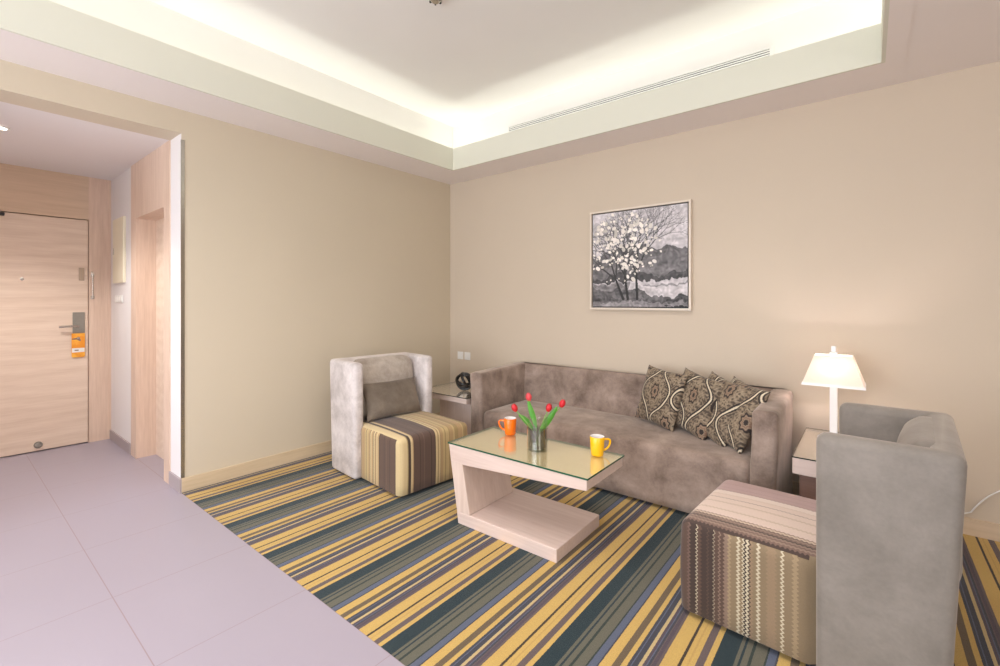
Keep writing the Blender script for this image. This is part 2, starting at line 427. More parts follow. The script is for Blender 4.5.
# wall and ceiling fittings
p = thing('electrical_panel', 'cream electrical panel cover on white entry wall above switches', 'electrical panel', (-5.43, YE, 1.52))
new_obj('cover', box(-.19, .19, -.022, 0, 0, .6, .004), M['cream'], p)
new_obj('panel_latch', box(-.16, -.14, -.027, -.022, .27, .33, .001), M['steel'], p)
p = thing('light_switch', 'white wide light switch plate below cream panel on entry wall', 'light switch', (-5.47, YE, 1.335))
new_obj('plate', box(-.13, .13, -.009, 0, 0, .07, .003), M['white'], p)
for a in (-.095, -.032, .032, .095): new_obj('rocker', box(a-.024, a+.024, -.014, -.009, .012, .058, .002), M['white'], p)
for x_, lab in ((-3.605, 'white socket plate on back wall, nearer the corner of the pair'), (-3.497, 'white socket plate on back wall, nearer the sofa of the pair')):
    p = thing('wall_socket', lab, 'socket', (x_, YB, .692), group='pair of socket plates by the corner')
    new_obj('plate', box(-.043, .043, -.009, 0, 0, .086, .003), M['white'], p)
    new_obj('socket_face', box(-.022, .022, -.012, -.009, .02, .066, .002), M['white'], p)
# linear air grille high on the recess wall
p = thing('air_grille', 'long white slotted air grille in the lit ceiling recess', 'air vent', (-1.64, Y1, 2.965))
L = 1.14
bm = box(-L, L, -.012, 0, 0, .012); box(-L, L, -.012, 0, .098, .11, bm=bm); box(-L, -L+.02, -.012, 0, .012, .098, bm=bm); box(L-.02, L, -.012, 0, .012, .098, bm=bm)
new_obj('frame', bm, M['white'], p)
bm = bmesh.new()
for k in range(5): box(-L+.02, L-.02, -.010, -.002, .02+.016*k, .028+.016*k, bm=bm)
new_obj('louvre', bm, M['white'], p)
new_obj('backing', box(-L+.02, L-.02, -.0018, -.0002, .012, .098), M['blackmat'], p)
p = thing('smoke_detector', 'small round smoke detector on upper ceiling, cut by top photo edge', 'smoke detector', (-2.085, 1.95, ZC))
bm = lathe([(0, -.012), (.06, -.012), (.062, -.006), (.062, 0)], 32); new_obj('base', bm, M['white'], p, smooth=40)
bm = lathe([(0, -.05), (.02, -.05), (.036, -.04), (.04, -.012)], 32); new_obj('sensor_head', bm, M['steel'], p, smooth=30)
for k in range(6):
    a = k*PI/3+.3; bm = box(-.006, .006, -.005, .005, -.045, -.02, .001)
    new_obj('sensor_slot', bm, M['blackmat'], p, loc=(.035*math.cos(a), .035*math.sin(a), 0), rot=(0, 0, a))
p = thing('downlight', 'small recessed downlight in white entry ceiling', 'downlight', (-4.6, .285, ZH))
bm = lathe([(.05, 0), (.05, -.006), (.035, -.008), (.034, 0)], 24); new_obj('ring', bm, M['white'], p)
t_ = NT('lamp_lens'); n_ = t_.noise(t_.coord(), 5); e = t_.n('ShaderNodeEmission'); t_.l(t_.ramp(n_, [(0, (1, .93, .84, 1)), (1, (1, .95, .88, 1))]), e.inputs[0]); e.inputs[1].default_value = 12
new_obj('lens', lathe([(0, -.003), (.034, -.003)], 24), t_.done(e.outputs[0]), p)

# ------------------------------------------------------------------ painting (painted in code, stored as mesh colours)
def paint(N=230):
    img = np.zeros((N, N)); yy, xx = np.mgrid[0:N, 0:N]/(N-1.)       # yy from the top
    r = np.random.default_rng(3); x0_, y0_ = xx, yy
    def field(sx, sy):
        g = r.random((int(sy)+3, int(sx)+3)); X = xx*sx; Y = yy*sy
        i = X.astype(int); j = Y.astype(int); fx = X-i; fy = Y-j; fx = fx*fx*(3-2*fx); fy = fy*fy*(3-2*fy)
        return (g[j, i]*(1-fx)+g[j, i+1]*fx)*(1-fy)+(g[j+1, i]*(1-fx)+g[j+1, i+1]*fx)*fy
    wx, wy = field(9, 12)-.5, field(14, 9)-.5; w2 = field(40, 26)-.5
    streak = .5*field(6, 30)+.3*field(14, 60)+.2*field(60, 90)
    img[:] = .77+.22*(streak-.5)+.05*(1-yy)
    yy = np.clip(y0_+.05*wy+.035*w2, 0, 1); xx = np.clip(x0_+.05*wx, 0, 1)
    ridge = .42+.07*np.sin(xx*5.2+2.3)-.10*(xx > .62)*np.clip((xx-.62)*2.2, 0, 1)+.02*field(12, 1)
    img = np.where(yy > ridge, .40+.16*(streak-.5)+.14*np.clip((yy-ridge)*2, 0, 1), img)
    ridge2 = .675+.03*np.sin(xx*9+1)-.04*np.exp(-((xx-.85)/.14)**2)
    img = np.where(yy > ridge2, .30+.14*(streak-.5), img)
    shore = .735-.03*(xx-.5)
    img = np.where(yy > shore, .80+.22*(streak-.5), img)
    img = np.where((yy > .765) & (yy < .785) & (xx > .55), .60, img)
    bank = .80+.10*xx+.025*np.sin(xx*11)
    img = np.where((yy > bank), .36+.35*(streak-.5), img)
    img = np.where((yy > shore+.01) & (xx < .42) & (yy < bank), .52+.28*(streak-.5), img)
    img = np.where(yy > .95, .55+.3*(streak-.5), img)
    img = np.where((xx > .80) & (yy > .90) & (streak > .5), .22, img)
    img += .16*(field(50, 34)-.5)+.10*(field(20, 60)-.5)
    xx, yy = x0_, y0_
    warm = np.full((N, N), .0)
    def stroke(x0, y0, x1, y1, w0, w1, val):
        dx, dy = x1-x0, y1-y0; L2 = dx*dx+dy*dy+1e-9
        q = np.clip(((xx-x0)*dx+(yy-y0)*dy)/L2, 0, 1); d = np.hypot(xx-(x0+q*dx), yy-(y0+q*dy)); w = w0+(w1-w0)*q
        img[d < w] = val
    tips = []
    def branch(x, y, a, ln, w, dep):
        x1 = x+math.sin(a)*ln; y1 = y-math.cos(a)*ln
        stroke(x, y, x1, y1, w, w*.72, .10+.07*(5-dep)+.06*r.random())
        tips.append((x1, y1))
        if dep:
            for s_ in (-1, 1, .2)[:2+(dep > 2)]:
                branch(x1, y1, a+s_*(.30+.25*r.random()), ln*(.72+.15*r.random()), w*.68, dep-1)
    for bx, a, ln in ((.35, -.38, .22), (.40, -.13, .25), (.50, -.03, .27)):
        branch(bx, .92, a, ln, .014, 5)
    for k in range(420):
        ax, ay = (tips[r.integers(len(tips))] if k % 2 else (.36+.2*r.normal(), .44+.15*r.normal()))
        x_ = ax+.03*r.normal(); y_ = ay+.03*r.normal()
        if ((x_-.34)/.41)**2+((y_-.40)/.39)**2 > 1: continue
        big = r.random()**2; a, b_, th = .007+.022*big, .006+.014*big, r.random()*PI
        u = (xx-x_)*math.cos(th)+(yy-y_)*math.sin(th); w = -(xx-x_)*math.sin(th)+(yy-y_)*math.cos(th)
        msk = (u/a)**2+(w/b_)**2 < 1; img[msk] = .74+.26*r.random(); warm[msk] = .03
    img = np.clip(img, 0.03, .97)
    return img, warm
img, warm = paint()
N = img.shape[0]
PX0, PX1, PZ0, PZ1 = -1.957, -1.081, 1.277, 2.149
pic = thing('framed_painting', 'square greyscale painting of blossoming trees by water hanging on back wall', 'painting', ((PX0+PX1)/2, YB, PZ0))
hw = (PX1-PX0)/2; hh = PZ1-PZ0; fw = .016
M['frame'] = plain('champagne_frame', srgb(226, 212, 196), .35, .06, 40)
bm = bmesh.new()
box(-hw, hw, -.042, 0, 0, fw, bm=bm); box(-hw, hw, -.042, 0, hh-fw, hh, bm=bm)
box(-hw, -hw+fw, -.042, 0, fw, hh-fw, bm=bm); box(hw-fw, hw, -.042, 0, fw, hh-fw, bm=bm)
new_obj('frame', bm, M['frame'], pic)
new_obj('backing', box(-hw+fw, hw-fw, -.012, -.002, fw, hh-fw), M['blackmat'], pic)
cw = hw-fw-.010; c0 = fw+.010; ch = hh-2*c0
me = bpy.data.meshes.new('canvas')
vs = [(-cw+2*cw*i/(N-1), -.034, c0+ch*(1-j/(N-1))) for j in range(N) for i in range(N)]
fs = [(j*N+i, (j+1)*N+i, (j+1)*N+i+1, j*N+i+1) for j in range(N-1) for i in range(N-1)]
nb = len(vs)
vs += [(-cw, -.012, c0), (cw, -.012, c0), (cw, -.012, c0+ch), (-cw, -.012, c0+ch)]
tl, tr, bl, br = 0, N-1, (N-1)*N, N*N-1
fs += [(bl, nb, nb+1, br), (br, nb+1, nb+2, tr), (tr, nb+2, nb+3, tl), (tl, nb+3, nb, bl)]
me.from_pydata(vs, [], fs)
ca = me.color_attributes.new('paint', 'FLOAT_COLOR', 'POINT')
lin = lambda c: np.where(c <= .04045, c/12.92, ((c+.055)/1.055)**2.4)
cc = np.ones((len(vs), 4), dtype=np.float32)
g_ = img.reshape(-1); w_ = warm.reshape(-1)
cc[:N*N, 0] = lin(np.clip(g_*1.0+w_, 0, 1)); cc[:N*N, 1] = lin(np.clip(g_*.965+w_*.9, 0, 1)); cc[:N*N, 2] = lin(np.clip(g_*.975-w_*.6, 0, 1)); cc[N*N:, :3] = .1
ca.data.foreach_set('color', cc.reshape(-1))
t_ = NT('painted_canvas'); at = t_.n('ShaderNodeVertexColor'); at.layer_name = 'paint'; br_ = t_.noise(t_.scalev(t_.coord(), (1, 1, 2.5)), 90, 3)
me.materials.append(t_.done(t_.bsdf(at.outputs[0], .55, bump=br_, bstr=.25, bdist=.003)))
cv = bpy.data.objects.new('canvas', me); COL.objects.link(cv); cv.parent = pic

# ------------------------------------------------------------------ coffee table
TX0, TX1, TY0, TY1, TZ = -2.026, -1.070, 2.0, 2.448, .48
ct = thing('coffee_table', 'pale wood coffee table with cantilevered glass top and slanted leg', 'coffee table', (-1.55, 2.23, 0), math.radians(.7))
def loc_box(ox, oy, x0, x1, y0, y1, z0, z1, r=0, seg=2): return box(x0-ox, x1-ox, y0-oy, y1-oy, z0, z1, r, seg)
ox, oy = -1.55, 2.23
poly = [(-1.925-ox, .001), (-1.262-ox, .001), (-1.262-ox, .072), (-1.845-ox, .072)]
new_obj('base', prism([(-1.945-ox, .001), (-1.25-ox, .001), (-1.25-ox, .072), (-1.955-ox, .072)], 2.006-oy, 2.50-oy, .003, 1, 'y'), M['tablewoodx'], ct)
new_obj('leg', prism([(-1.955-ox, .072), (-1.85-ox, .072), (-1.91-ox, .372), (-2.006-ox, .372)], 2.006-oy, 2.44-oy, .003, 1, 'y'), M['tablewood'], ct)
new_obj('tabletop', prism([(-2.005-ox, .362), (-1.91-ox, .362), (-1.078-ox, .416), (-1.078-ox, .471), (-2.022-ox, .471)], TY0+.006-oy, TY1-.006-oy, .003, 1, 'y'), M['tablewoodx'], ct)
def glass_plate(name, x0, x1, y0, y1, z0, z1, parent, edge):
    bm = box(x0, x1, y0, y1, z0, z1, .0012, 1)
    bm.faces.ensure_lookup_table()
    for f in bm.faces: f.material_index = 0 if abs(f.normal.z) > .9 else 1
    for f in [f for f in bm.faces if f.normal.z < -.9]: f.material_index = 0
    return new_obj(name, bm, [M['glass_top'] if edge is M['glass_edge'] else M['glass_small'], edge], parent)
gp = glass_plate('glass_top', TX0-ox, TX1-ox, TY0-oy, TY1-oy, .4715, TZ+.001, ct, M['glass_edge']); gp['label'] = 'pale green glass sheet with dark green edge'

# mugs
def mug(col_mat, label, loc, rotz, h=.105, r=.041):
    m = thing('mug', label, 'mug', loc, rotz, 'mugs on the coffee table')
    bm = lathe([(0, .0), (r*.78, .0), (r*.84, .003), (r*.93, h*.4), (r, h-.003), (r-.002, h)], 40, idx=0)
    lathe([(r-.002, h), (r-.0045, h-.002), (r*.86, h*.35), (r*.74, .008), (0, .007)], 40, bm=bm, idx=1)
    new_obj('body', bm, [col_mat, M['lampwhite']], m, smooth=50)
    pts = bez((r*.93, 0, h*.80), (r+.048, 0, h*.92), (r+.03, 0, h*.52), 9)+bez((r+.03, 0, h*.52), (r+.022, 0, h*.30), (r*.86, 0, h*.24), 6)[1:]
    new_obj('handle', tube(pts, .0058, 10), col_mat, m, smooth=60)
    return m
M['mug_orange'] = plain('orange_glaze', srgb(244, 116, 22), .22, .03)
M['mug_yellow'] = plain('yellow_glaze', srgb(250, 188, 24), .22, .03)
cdir = math.radians(38.9)
mug(M['mug_orange'], 'orange mug with white inside at left end of glass table top', (-1.825, 2.37, TZ+.0005), cdir+PI-.2)
mug(M['mug_yellow'], 'yellow mug with white inside near right end of glass table top', (-1.195, 2.36, TZ+.0005), cdir+.1)

# vase and tulips
vx, vy = -1.525, 2.245
vs_ = thing('vase', 'cylindrical glass vase with lower half darkened by water refraction in middle of coffee table', 'vase', (vx, vy, TZ+.0005))
R_ = .060
bm = lathe([(0, 0), (R_-.004, 0), (R_, .003), (R_, .185), (R_-.003, .187), (R_-.005, .185), (R_-.005, .122)], 40)
new_obj('glass_body', bm, M['vase_glass'], vs_, smooth=50)
sl = new_obj('refraction_band', lathe([(R_+.0012, .002), (R_+.0012, .118)], 40), M['vase_refraction'], vs_, smooth=50); sl['label'] = 'grey lower half darkened by refraction in the water'  # clear vase; added grey sleeve paints the dark refraction of the water
t_ = NT('vase_water'); tb = t_.n('ShaderNodeBsdfTransparent'); n_ = t_.noise(t_.coord(), 4); t_.l(t_.ramp(n_, [(0, (.78, .76, .70, 1)), (1, (.84, .82, .77, 1))]), tb.inputs[0])
pb = t_.bsdf(srgb(132, 126, 112), .25); mx = t_.n('ShaderNodeMixShader'); mx.inputs[0].default_value = .35; t_.l(tb.outputs[0], mx.inputs[1]); t_.l(pb, mx.inputs[2])
new_obj('water', lathe([(0, .008), (R_-.007, .008), (R_-.007, .116), (0, .116)], 32), t_.done(mx.outputs[0]), vs_, smooth=40)
M['stem'] = plain('tulip_stem', srgb(132, 176, 92), .5, .1, 30)
M['leaf'] = plain('tulip_leaf', srgb(80, 148, 46), .45, .18, 40)
M['petal'] = plain('red_petal', srgb(206, 28, 40), .45, .15, 40)
M['petal_pink'] = plain('coral_petal', srgb(222, 74, 80), .45, .12, 40)
cr = Vector((math.cos(math.radians(38.87)), math.sin(math.radians(38.87)), 0)); cf = Vector((-cr.y, cr.x, 0))
def tulip(label, dx, dz, df, leaf, pm, rot):
    t = thing('tulip', label, 'tulip', (vx, vy, TZ+.001), group='red tulips in the vase')
    tip = cr*dx+cf*df+Vector((0, 0, dz)); foot = cr*(-dx*.10)+cf*(-df*.1)+Vector((0, 0, .012)); mid = cr*dx*.18+cf*df*.2+Vector((0, 0, dz*.55))
    pts = bez(foot, mid, tip, 14)
    new_obj('stem', tube(pts, .0032, 8), M['stem'], t, smooth=60)
    ax = (pts[-1]-pts[-3]).normalized(); ax = (ax+Vector((0, 0, .9))).normalized()
    bm = bmesh.new()
    for k in range(6):
        a0 = k*PI/3+rot; rr = .0185 if k % 2 else .0165
        nu, nv = 6, 8; gridv = []
        for j in range(nv+1):
            q = j/nv; z = .05*q; rad = rr*math.sin(PI*min(1, .12+.80*q))**.75; wdt = 1.25*math.sin(PI*(.12+.86*q))**.8*.62
            gridv.append([bm.verts.new((rad*math.cos(a0+u*wdt), rad*math.sin(a0+u*wdt), z-.004)) for u in [2*i/nu-1 for i in range(nu+1)]])
        for j in range(nv):
            for i in range(nu): bm.faces.new((gridv[j][i], gridv[j][i+1], gridv[j+1][i+1], gridv[j+1][i]))
    m4 = Matrix.Translation(tip) @ Vector((0, 0, 1)).rotation_difference(ax).to_matrix().to_4x4()
    bmesh.ops.transform(bm, matrix=m4, verts=bm.verts[:])
    new_obj('flower_head', bm, pm, t, smooth=60)
    if leaf:
        l0, l1, wd, ups = leaf
        bm = bmesh.new(); P0 = cr*l0[0]+cf*l0[1]+Vector((0, 0, l0[2])); P2 = cr*l1[0]+cf*l1[1]+Vector((0, 0, l1[2])); P1 = (P0+P2)/2+Vector((0, 0, ups))
        pts = bez(P0, P1, P2, 12); prev = None
        tg = (P2-P0).normalized(); sd = tg.cross(cf).normalized(); rows = []
        for i, p in enumerate(pts):
            q = i/12; w = wd*max(.06, math.sin(PI*(q*.86+.08))**.8)*(1 if q < .96 else .4)
            rows.append([bm.verts.new(p+sd*w*u+cf*(.35*w*(u*u))) for u in (-1, -.5, 0, .5, 1)])
        for A, B in zip(rows, rows[1:]):
            for i in range(4): bm.faces.new((A[i], A[i+1], B[i+1], B[i]))
        new_obj('leaf', bm, M['leaf'], t, smooth=70)
tulip('red tulip leaning furthest left out of the vase, beside orange mug', -.128, .222, -.01, ((-.02, .0, .10), (-.11, .005, .195), .016, .02), M['petal'], .2)
tulip('coral red tulip standing tallest in the vase', -.047, .276, .03, ((-.006, .0, .12), (-.055, .02, .275), .0165, .0), M['petal_pink'], .6)
tulip('short dark red tulip right of the centre of the vase', .062, .222, -.01, None, M['petal'], 0)
tulip('red tulip leaning furthest right out of the vase', .142, .240, .02, ((.005, -.01, .085), (.118, .0, .245), .019, -.01), M['petal'], .9)

# ------------------------------------------------------------------ sofa
SX0, SX1, SY0, SY1 = -2.72, -.40, 2.955, 3.705
so = thing('sofa', 'long taupe velvet sofa with low arms standing against back wall', 'sofa', ((SX0+SX1)/2, (SY0+SY1)/2, 0))
sx, sy = (SX0+SX1)/2, (SY0+SY1)/2
def wr(p, amp=.004, fr=9.):
    return amp*(math.sin(p.x*fr+1.3*math.sin(p.z*fr*.7))*math.cos(p.y*fr*.8+.7)+.6*math.sin(p.z*fr*1.7+p.x*4))
def part_soft(name, x0, x1, y0, y1, z0, z1, r, mat, parent, o=(0, 0, 0), fn=None, nd=(12, 12, 8)):
    c = Vector(((x0+x1)/2-o[0], (y0+y1)/2-o[1], (z0+z1)/2-o[2]))
    bm = soft_box((x1-x0)/2, (y1-y0)/2, (z1-z0)/2, r, nd, fn)
    bmesh.ops.translate(bm, verts=bm.verts[:], vec=c)
    return new_obj(name, bm, mat, parent, smooth=80)
AW = .135
hs = (SY1-SY0)/2
def seat_fn(p):
    hx, hy, hz = (SX1-SX0)/2-AW+.006, (SY1-SY0)/2-.06, .2
    if p.z > 0: p.z += .018*max(0, 1-(p.x/hx)**4)*max(0, 1-(p.y/hy)**2)
    if p.y < 0: p.y -= .010*max(0, 1-(p.z/hz)**2)*max(0, 1-(p.x/hx)**6)
    p.z += wr(p, .003, 7)
    if p.z < -.15: p.z = -.198+(p.z+.192)*.2
    return p
part_soft('seat', SX0+AW-.006, SX1-AW+.006, SY0+.002, SY1-.09, .03, .408, .05, M['velvet_sofa'], so, (sx, sy, 0), seat_fn, (30, 14, 8))
def back_fn(p):
    if p.y < 0: p.y += .045*(p.z/.35)*(1 if p.z > 0 else .3)+wr(p, .004, 6)-.012*max(0, 1-(p.x/.9)**4)
    return p
part_soft('backrest', SX0+.012, SX1-.012, SY1-.135, SY1, .03, .748, .035, M['velvet_sofa'], so, (sx, sy, 0), back_fn, (30, 4, 14))
for sgn in (-1, 1):
    x0, x1 = (SX0, SX0+AW) if sgn < 0 else (SX1-AW, SX1)
    def arm_fn(p, sgn=sgn):
        if p.z > 0:
            k = p.z/.35; p.z += (.022*(p.y+.3)/.6-.010)*k
            p.x += sgn*.012*k
        p.x += wr(p, .0035, 8)*(1 if abs(p.x) > .05 else 0); return p
    part_soft('arm', x0, x1, SY0-.004, SY1-.045, .03, .736, .032, M['velvet_sofa'], so, (sx, sy, 0), arm_fn, (4, 18, 16))
for a in (-1, 1):
    for b in (-1, 1):
        new_obj('foot', box(-.03, .03, -.03, .03, .001, .045, .003), M['blackmat'], so, loc=(a*(sx*0+1.05), b*.29, 0))

# patterned cushions: paisley / ogee pattern stored as mesh colours
def paisley(u, v, seed):
    """u, v in 0..1 across the cushion -> linear rgb: ogee bands round teardrop medallions"""
    r = np.random.default_rng(seed)
    base = np.array([.128, .090, .057]); alt = np.array([.32, .245, .165]); dark = np.array([.026, .016, .012]); cream = np.array([.68, .58, .42]); rust = np.array([.22, .12, .075])
    off = (.12, .40, .24, .05)[seed % 4]; ph = (.18, .62, .38, .80)[seed % 4]
    P = .74; U = u*.95+off; V = v*1.0+ph
    best = np.full(u.shape, 9.); side = np.zeros_like(u)
    for kk in range(-1, 6):
        sg = 1 if kk % 2 else -1
        for w2, bias in ((1., 0.),):
            c = kk*P/2+sg*.155*np.sin(2*PI*V)+.02*np.sin(4*PI*V+kk)
            slope = sg*.155*2*PI*np.cos(2*PI*V)
            d = (U-c)/np.sqrt(1+slope**2*.8)
            m = np.abs(d) < np.abs(best); best = np.where(m, d, best)
    ab = np.abs(best)
    g1 = np.sin(38*U+3*np.sin(19*V+seed))*np.sin(35*V+3*np.sin(17*U)); g2 = np.sin(74*U+2*np.sin(31*V))*np.sin(69*V+2*np.sin(37*U))
    tex = np.clip(.5+.40*g1+.35*g2, 0, 1)
    col = base+(alt-base)*tex[..., None]
    col = np.where((g2 < -.55)[..., None], base*.55, col)
    for i in range(-2, 8):
        for j in range(-1, 4):
            cx_, cy_ = i*P/2+P/4, j+(.75 if i % 2 else .25)
            x = U-cx_; y = (V-cy_)*.8
            d = np.hypot(x, y*.85+.25*x*x); ang = np.arctan2(y, x)
            fl = d*(1+.12*np.cos(8*ang))
            col = np.where((fl < .135)[..., None], alt*.95, col)
            col = np.where((fl < .120)[..., None], (base*1.3)+(alt-base)*.5*tex[..., None], col)
            col = np.where(((fl < .095) & (fl > .072))[..., None], dark, col)
            col = np.where((fl < .072)[..., None], rust+(alt-rust)*(.5+.5*np.sin(fl*230))[..., None]*.8, col)
            col = np.where((fl < .030)[..., None], dark, col)
    dots = (ab > .05) & (ab < .085) & (np.sin(2*PI*V*14) > .1)
    col = np.where(dots[..., None], dark*1.5+alt*.12, col)
    col = np.where((ab < .036)[..., None], dark, col)
    col = np.where(((best > -.009) & (best < .015))[..., None], cream, col)
    sp = r.random(u.shape); col *= (.78+.4*sp)[..., None]
    return col
t_ = NT('paisley_fabric'); at = t_.n('ShaderNodeVertexColor'); at.layer_name = 'weave'; wv = t_.noise(t_.coord(), 260, 2)
M['paisley'] = t_.done(t_.bsdf(at.outputs[0], .75, bump=wv, bstr=.25, bdist=.002, Sheen_Weight=.15))
def cushion_mesh(name, w, h, th, n, colour=None, mat=None, seed=0):
    """pillow in the xz plane, front toward -y, base at z=0"""
    us = np.linspace(0, 1, n+1); U, V = np.meshgrid(us, us)
    X = 2*U-1; Z = 2*V-1
    pr = np.clip((1-X**4)*(1-Z**4), 0, 1)**.55
    pinch = 1-.055*(1-(np.abs(X*Z))**.9)*((np.abs(X) > .0)*np.abs(X)**6+np.abs(Z)**6)
    ears = 1+.035*(np.abs(X*Z)**6)
    px = X*w/2*pinch*ears; pz = Z*h/2*pinch*ears
    rr = np.random.default_rng(seed+50)
    wrk = .004*np.sin(7*X+3*Z+seed)*np.cos(5*Z-2*X+seed*2)
    verts = []; faces = []; idx = {}
    for s_ in (-1, 1):
        py = s_*(th/2*pr+np.where(pr > .05, wrk, 0))
        for j in range(n+1):
            for i in range(n+1):
                if s_ == 1 and (i in (0, n) or j in (0, n)): idx[(s_, i, j)] = idx[(-1, i, j)]; continue
                idx[(s_, i, j)] = len(verts); verts.append((px[j, i], py[j, i], pz[j, i]+h/2))
        for j in range(n):
            for i in range(n):
                f = [idx[(s_, i, j)], idx[(s_, i+1, j)], idx[(s_, i+1, j+1)], idx[(s_, i, j+1)]]
                faces.append(f if s_ < 0 else f[::-1])
    me = bpy.data.meshes.new(name); me.from_pydata(verts, [], faces)
    if colour:
        ca = me.color_attributes.new('weave', 'FLOAT_COLOR', 'POINT')
        P = np.array(verts); uu = P[:, 0]/w+.5; vv = P[:, 2]/h
        c = np.ones((len(verts), 4), dtype=np.float32); c[:, :3] = colour(uu, vv, seed); ca.data.foreach_set('color', c.reshape(-1))
    for p_ in me.polygons: p_.use_smooth = True
    me.materials.append(mat); return me
CU = [(-1.255, 3.385, -27, 17, 3, 'paisley brown and olive cushion leaning on sofa back, leftmost and fully visible'),
      (-1.015, 3.345, -34, 18, 7, 'second paisley cushion from the left on the sofa, tucked behind the leftmost cushion'),
      (-.865, 3.300, -41, 21, 8, 'third paisley cushion from the left on the sofa, second from right arm'),
      (-.742, 3.245, -48, 24, 5, 'paisley cushion on sofa partly hidden behind the right arm')]
for i, (x_, y_, rz, rx, ry, lab) in enumerate(CU):
    me = cushion_mesh('patterned_cushion', .385, .415, .105, 150, paisley, M['paisley'], i)
    o = bpy.data.objects.new('patterned_cushion', me); COL.objects.link(o)
    o.location = (x_, y_, .432); o.rotation_euler = Euler((math.radians(-rx), math.radians(ry), math.radians(rz)), 'XYZ')
    tag(o, lab, 'cushion', 'paisley cushions on the sofa')

# ------------------------------------------------------------------ armchairs (local: faces +x, back at x=-.42)
def S(*a): return srgb(*a)
BR, DB, CM, TN, OT, LT = S(98, 74, 62), S(70, 52, 44), S(222, 198, 150), S(190, 158, 112), S(172, 146, 98), S(206, 180, 128)
def armchair(label, loc, rz, mats, side_mats, kind, bx=-.42, sxo=0):
    t = thing('armchair', label, 'armchair', loc, rz, 'pair of armchairs facing each other')
    W = .37; near = bx > -.44; ib = -.33 if near else -.27
    outl = [(bx, -W), (-.04, -W), (-.04, -W+.085), (ib, -W+.085), (ib, W-.085), (-.04, W-.085), (-.04, W), (bx, W)]
    bm = prism(outl, .010, .882, .032, 4, 'z')
    for v in bm.verts:
        q = (.882-v.co.z)/.86
        if v.co.x < -.3: v.co.x += .042*q
        v.co.z += .004*math.sin(v.co.y*9+v.co.x*5)*(v.co.z > .7)
    sh = new_obj('shell', bm, mats, t, smooth=35)
    def bf(p):
        if p.x > 0: p.x += min(1, p.x/.05)*(.03*max(0, 1-(p.y/.29)**2)*max(0, 1-(p.z/.24)**2)-.02*p.z/.22)
        p.x -= 0; return p
    bm = soft_box(.082 if near else .12, .287, .238, .07 if near else .085, (4, 14, 12), bf); bmesh.ops.translate(bm, verts=bm.verts[:], vec=(-.332 if near else -.288, 0, .6465))
    new_obj('back_cushion', bm, M['velvet_mid'] if bx < -.44 else mats, t, smooth=80)
    def sf(p):
        if p.z > 0:
            p.z += .018*max(0, 1-(p.x/.34)**2)*max(0, 1-(p.y/.32)**2)
        p.x += .008*(p.x > 0)*max(0, 1-(p.z/.19)**2)
        if p.z < -.150: p.z = -.194+(p.z+.194)*.25
        return p
    bm = soft_box(.326, .318, .199, .04, (16, 16, 8), sf); bmesh.ops.translate(bm, verts=bm.verts[:], vec=(.117+sxo, 0, .213))
    # inside the shell the seat stays between the wings
    for v in bm.verts:
        if v.co.x < -.045: v.co.y = max(-.284, min(.284, v.co.y))
    bmesh.ops.recalc_face_normals(bm, faces=bm.faces[:])
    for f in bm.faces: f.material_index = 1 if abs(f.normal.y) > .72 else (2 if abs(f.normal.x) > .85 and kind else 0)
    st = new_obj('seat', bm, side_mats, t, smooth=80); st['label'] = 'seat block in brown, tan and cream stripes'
    for a in (-.32, .33):
        for b in (-.25, .25): new_obj('foot', box(-.025, .025, -.025, .025, .001, .03, .003), M['blackmat'], t, loc=(a, b, 0))
    return t
# left chair stripes: across the seat (local y, near edge = -.318) and along the near side panel (local x)
lt_top = [(0, LT), (.012, CM), (.062, OT), (.07, DB), (.088, CM), (.104, TN), (.112, BR), (.165, DB), (.17, BR), (.20, S(112, 88, 74)), (.206, BR), (.262, DB), (.27, BR), (.298, DB), (.304, CM), (.322, OT),
          (.332, CM), (.346, BR), (.35, TN), (.372, LT), (.39, OT), (.40, LT), (.43, OT), (.436, TN), (.47, LT), (.485, OT), (.52, TN), (.56, LT), (.57, OT), (.60, TN)]
lt_side = [(0, TN), (.03, LT), (.045, BR), (.05, LT), (.08, TN), (.10, BR), (.105, CM), (.125, TN), (.145, DB), (.15, CM), (.17, BR), (.175, TN), (.19, CM), (.205, TN), (.225, DB), (.235, BR), (.29, DB), (.294, BR), (.32, S(112, 88, 74)), (.325, BR), (.36, DB), (.365, BR), (.43, DB), (.436, CM)]
LT_T = striped_fabric('striped_weave_left_seat', 'y', 'x', -.318, .64, lt_top, .12, .014)
LT_S = striped_fabric('striped_weave_left_side', 'x', 'z', -.011, .44, lt_side, .12, .014)
armchair('grey velvet armchair with striped seat and lumbar cushion by left wall', (-2.905, 2.332, 0), math.radians(-5), M['velvet_lit'], [LT_T, LT_S, LT_T], 0, -.462, .028)
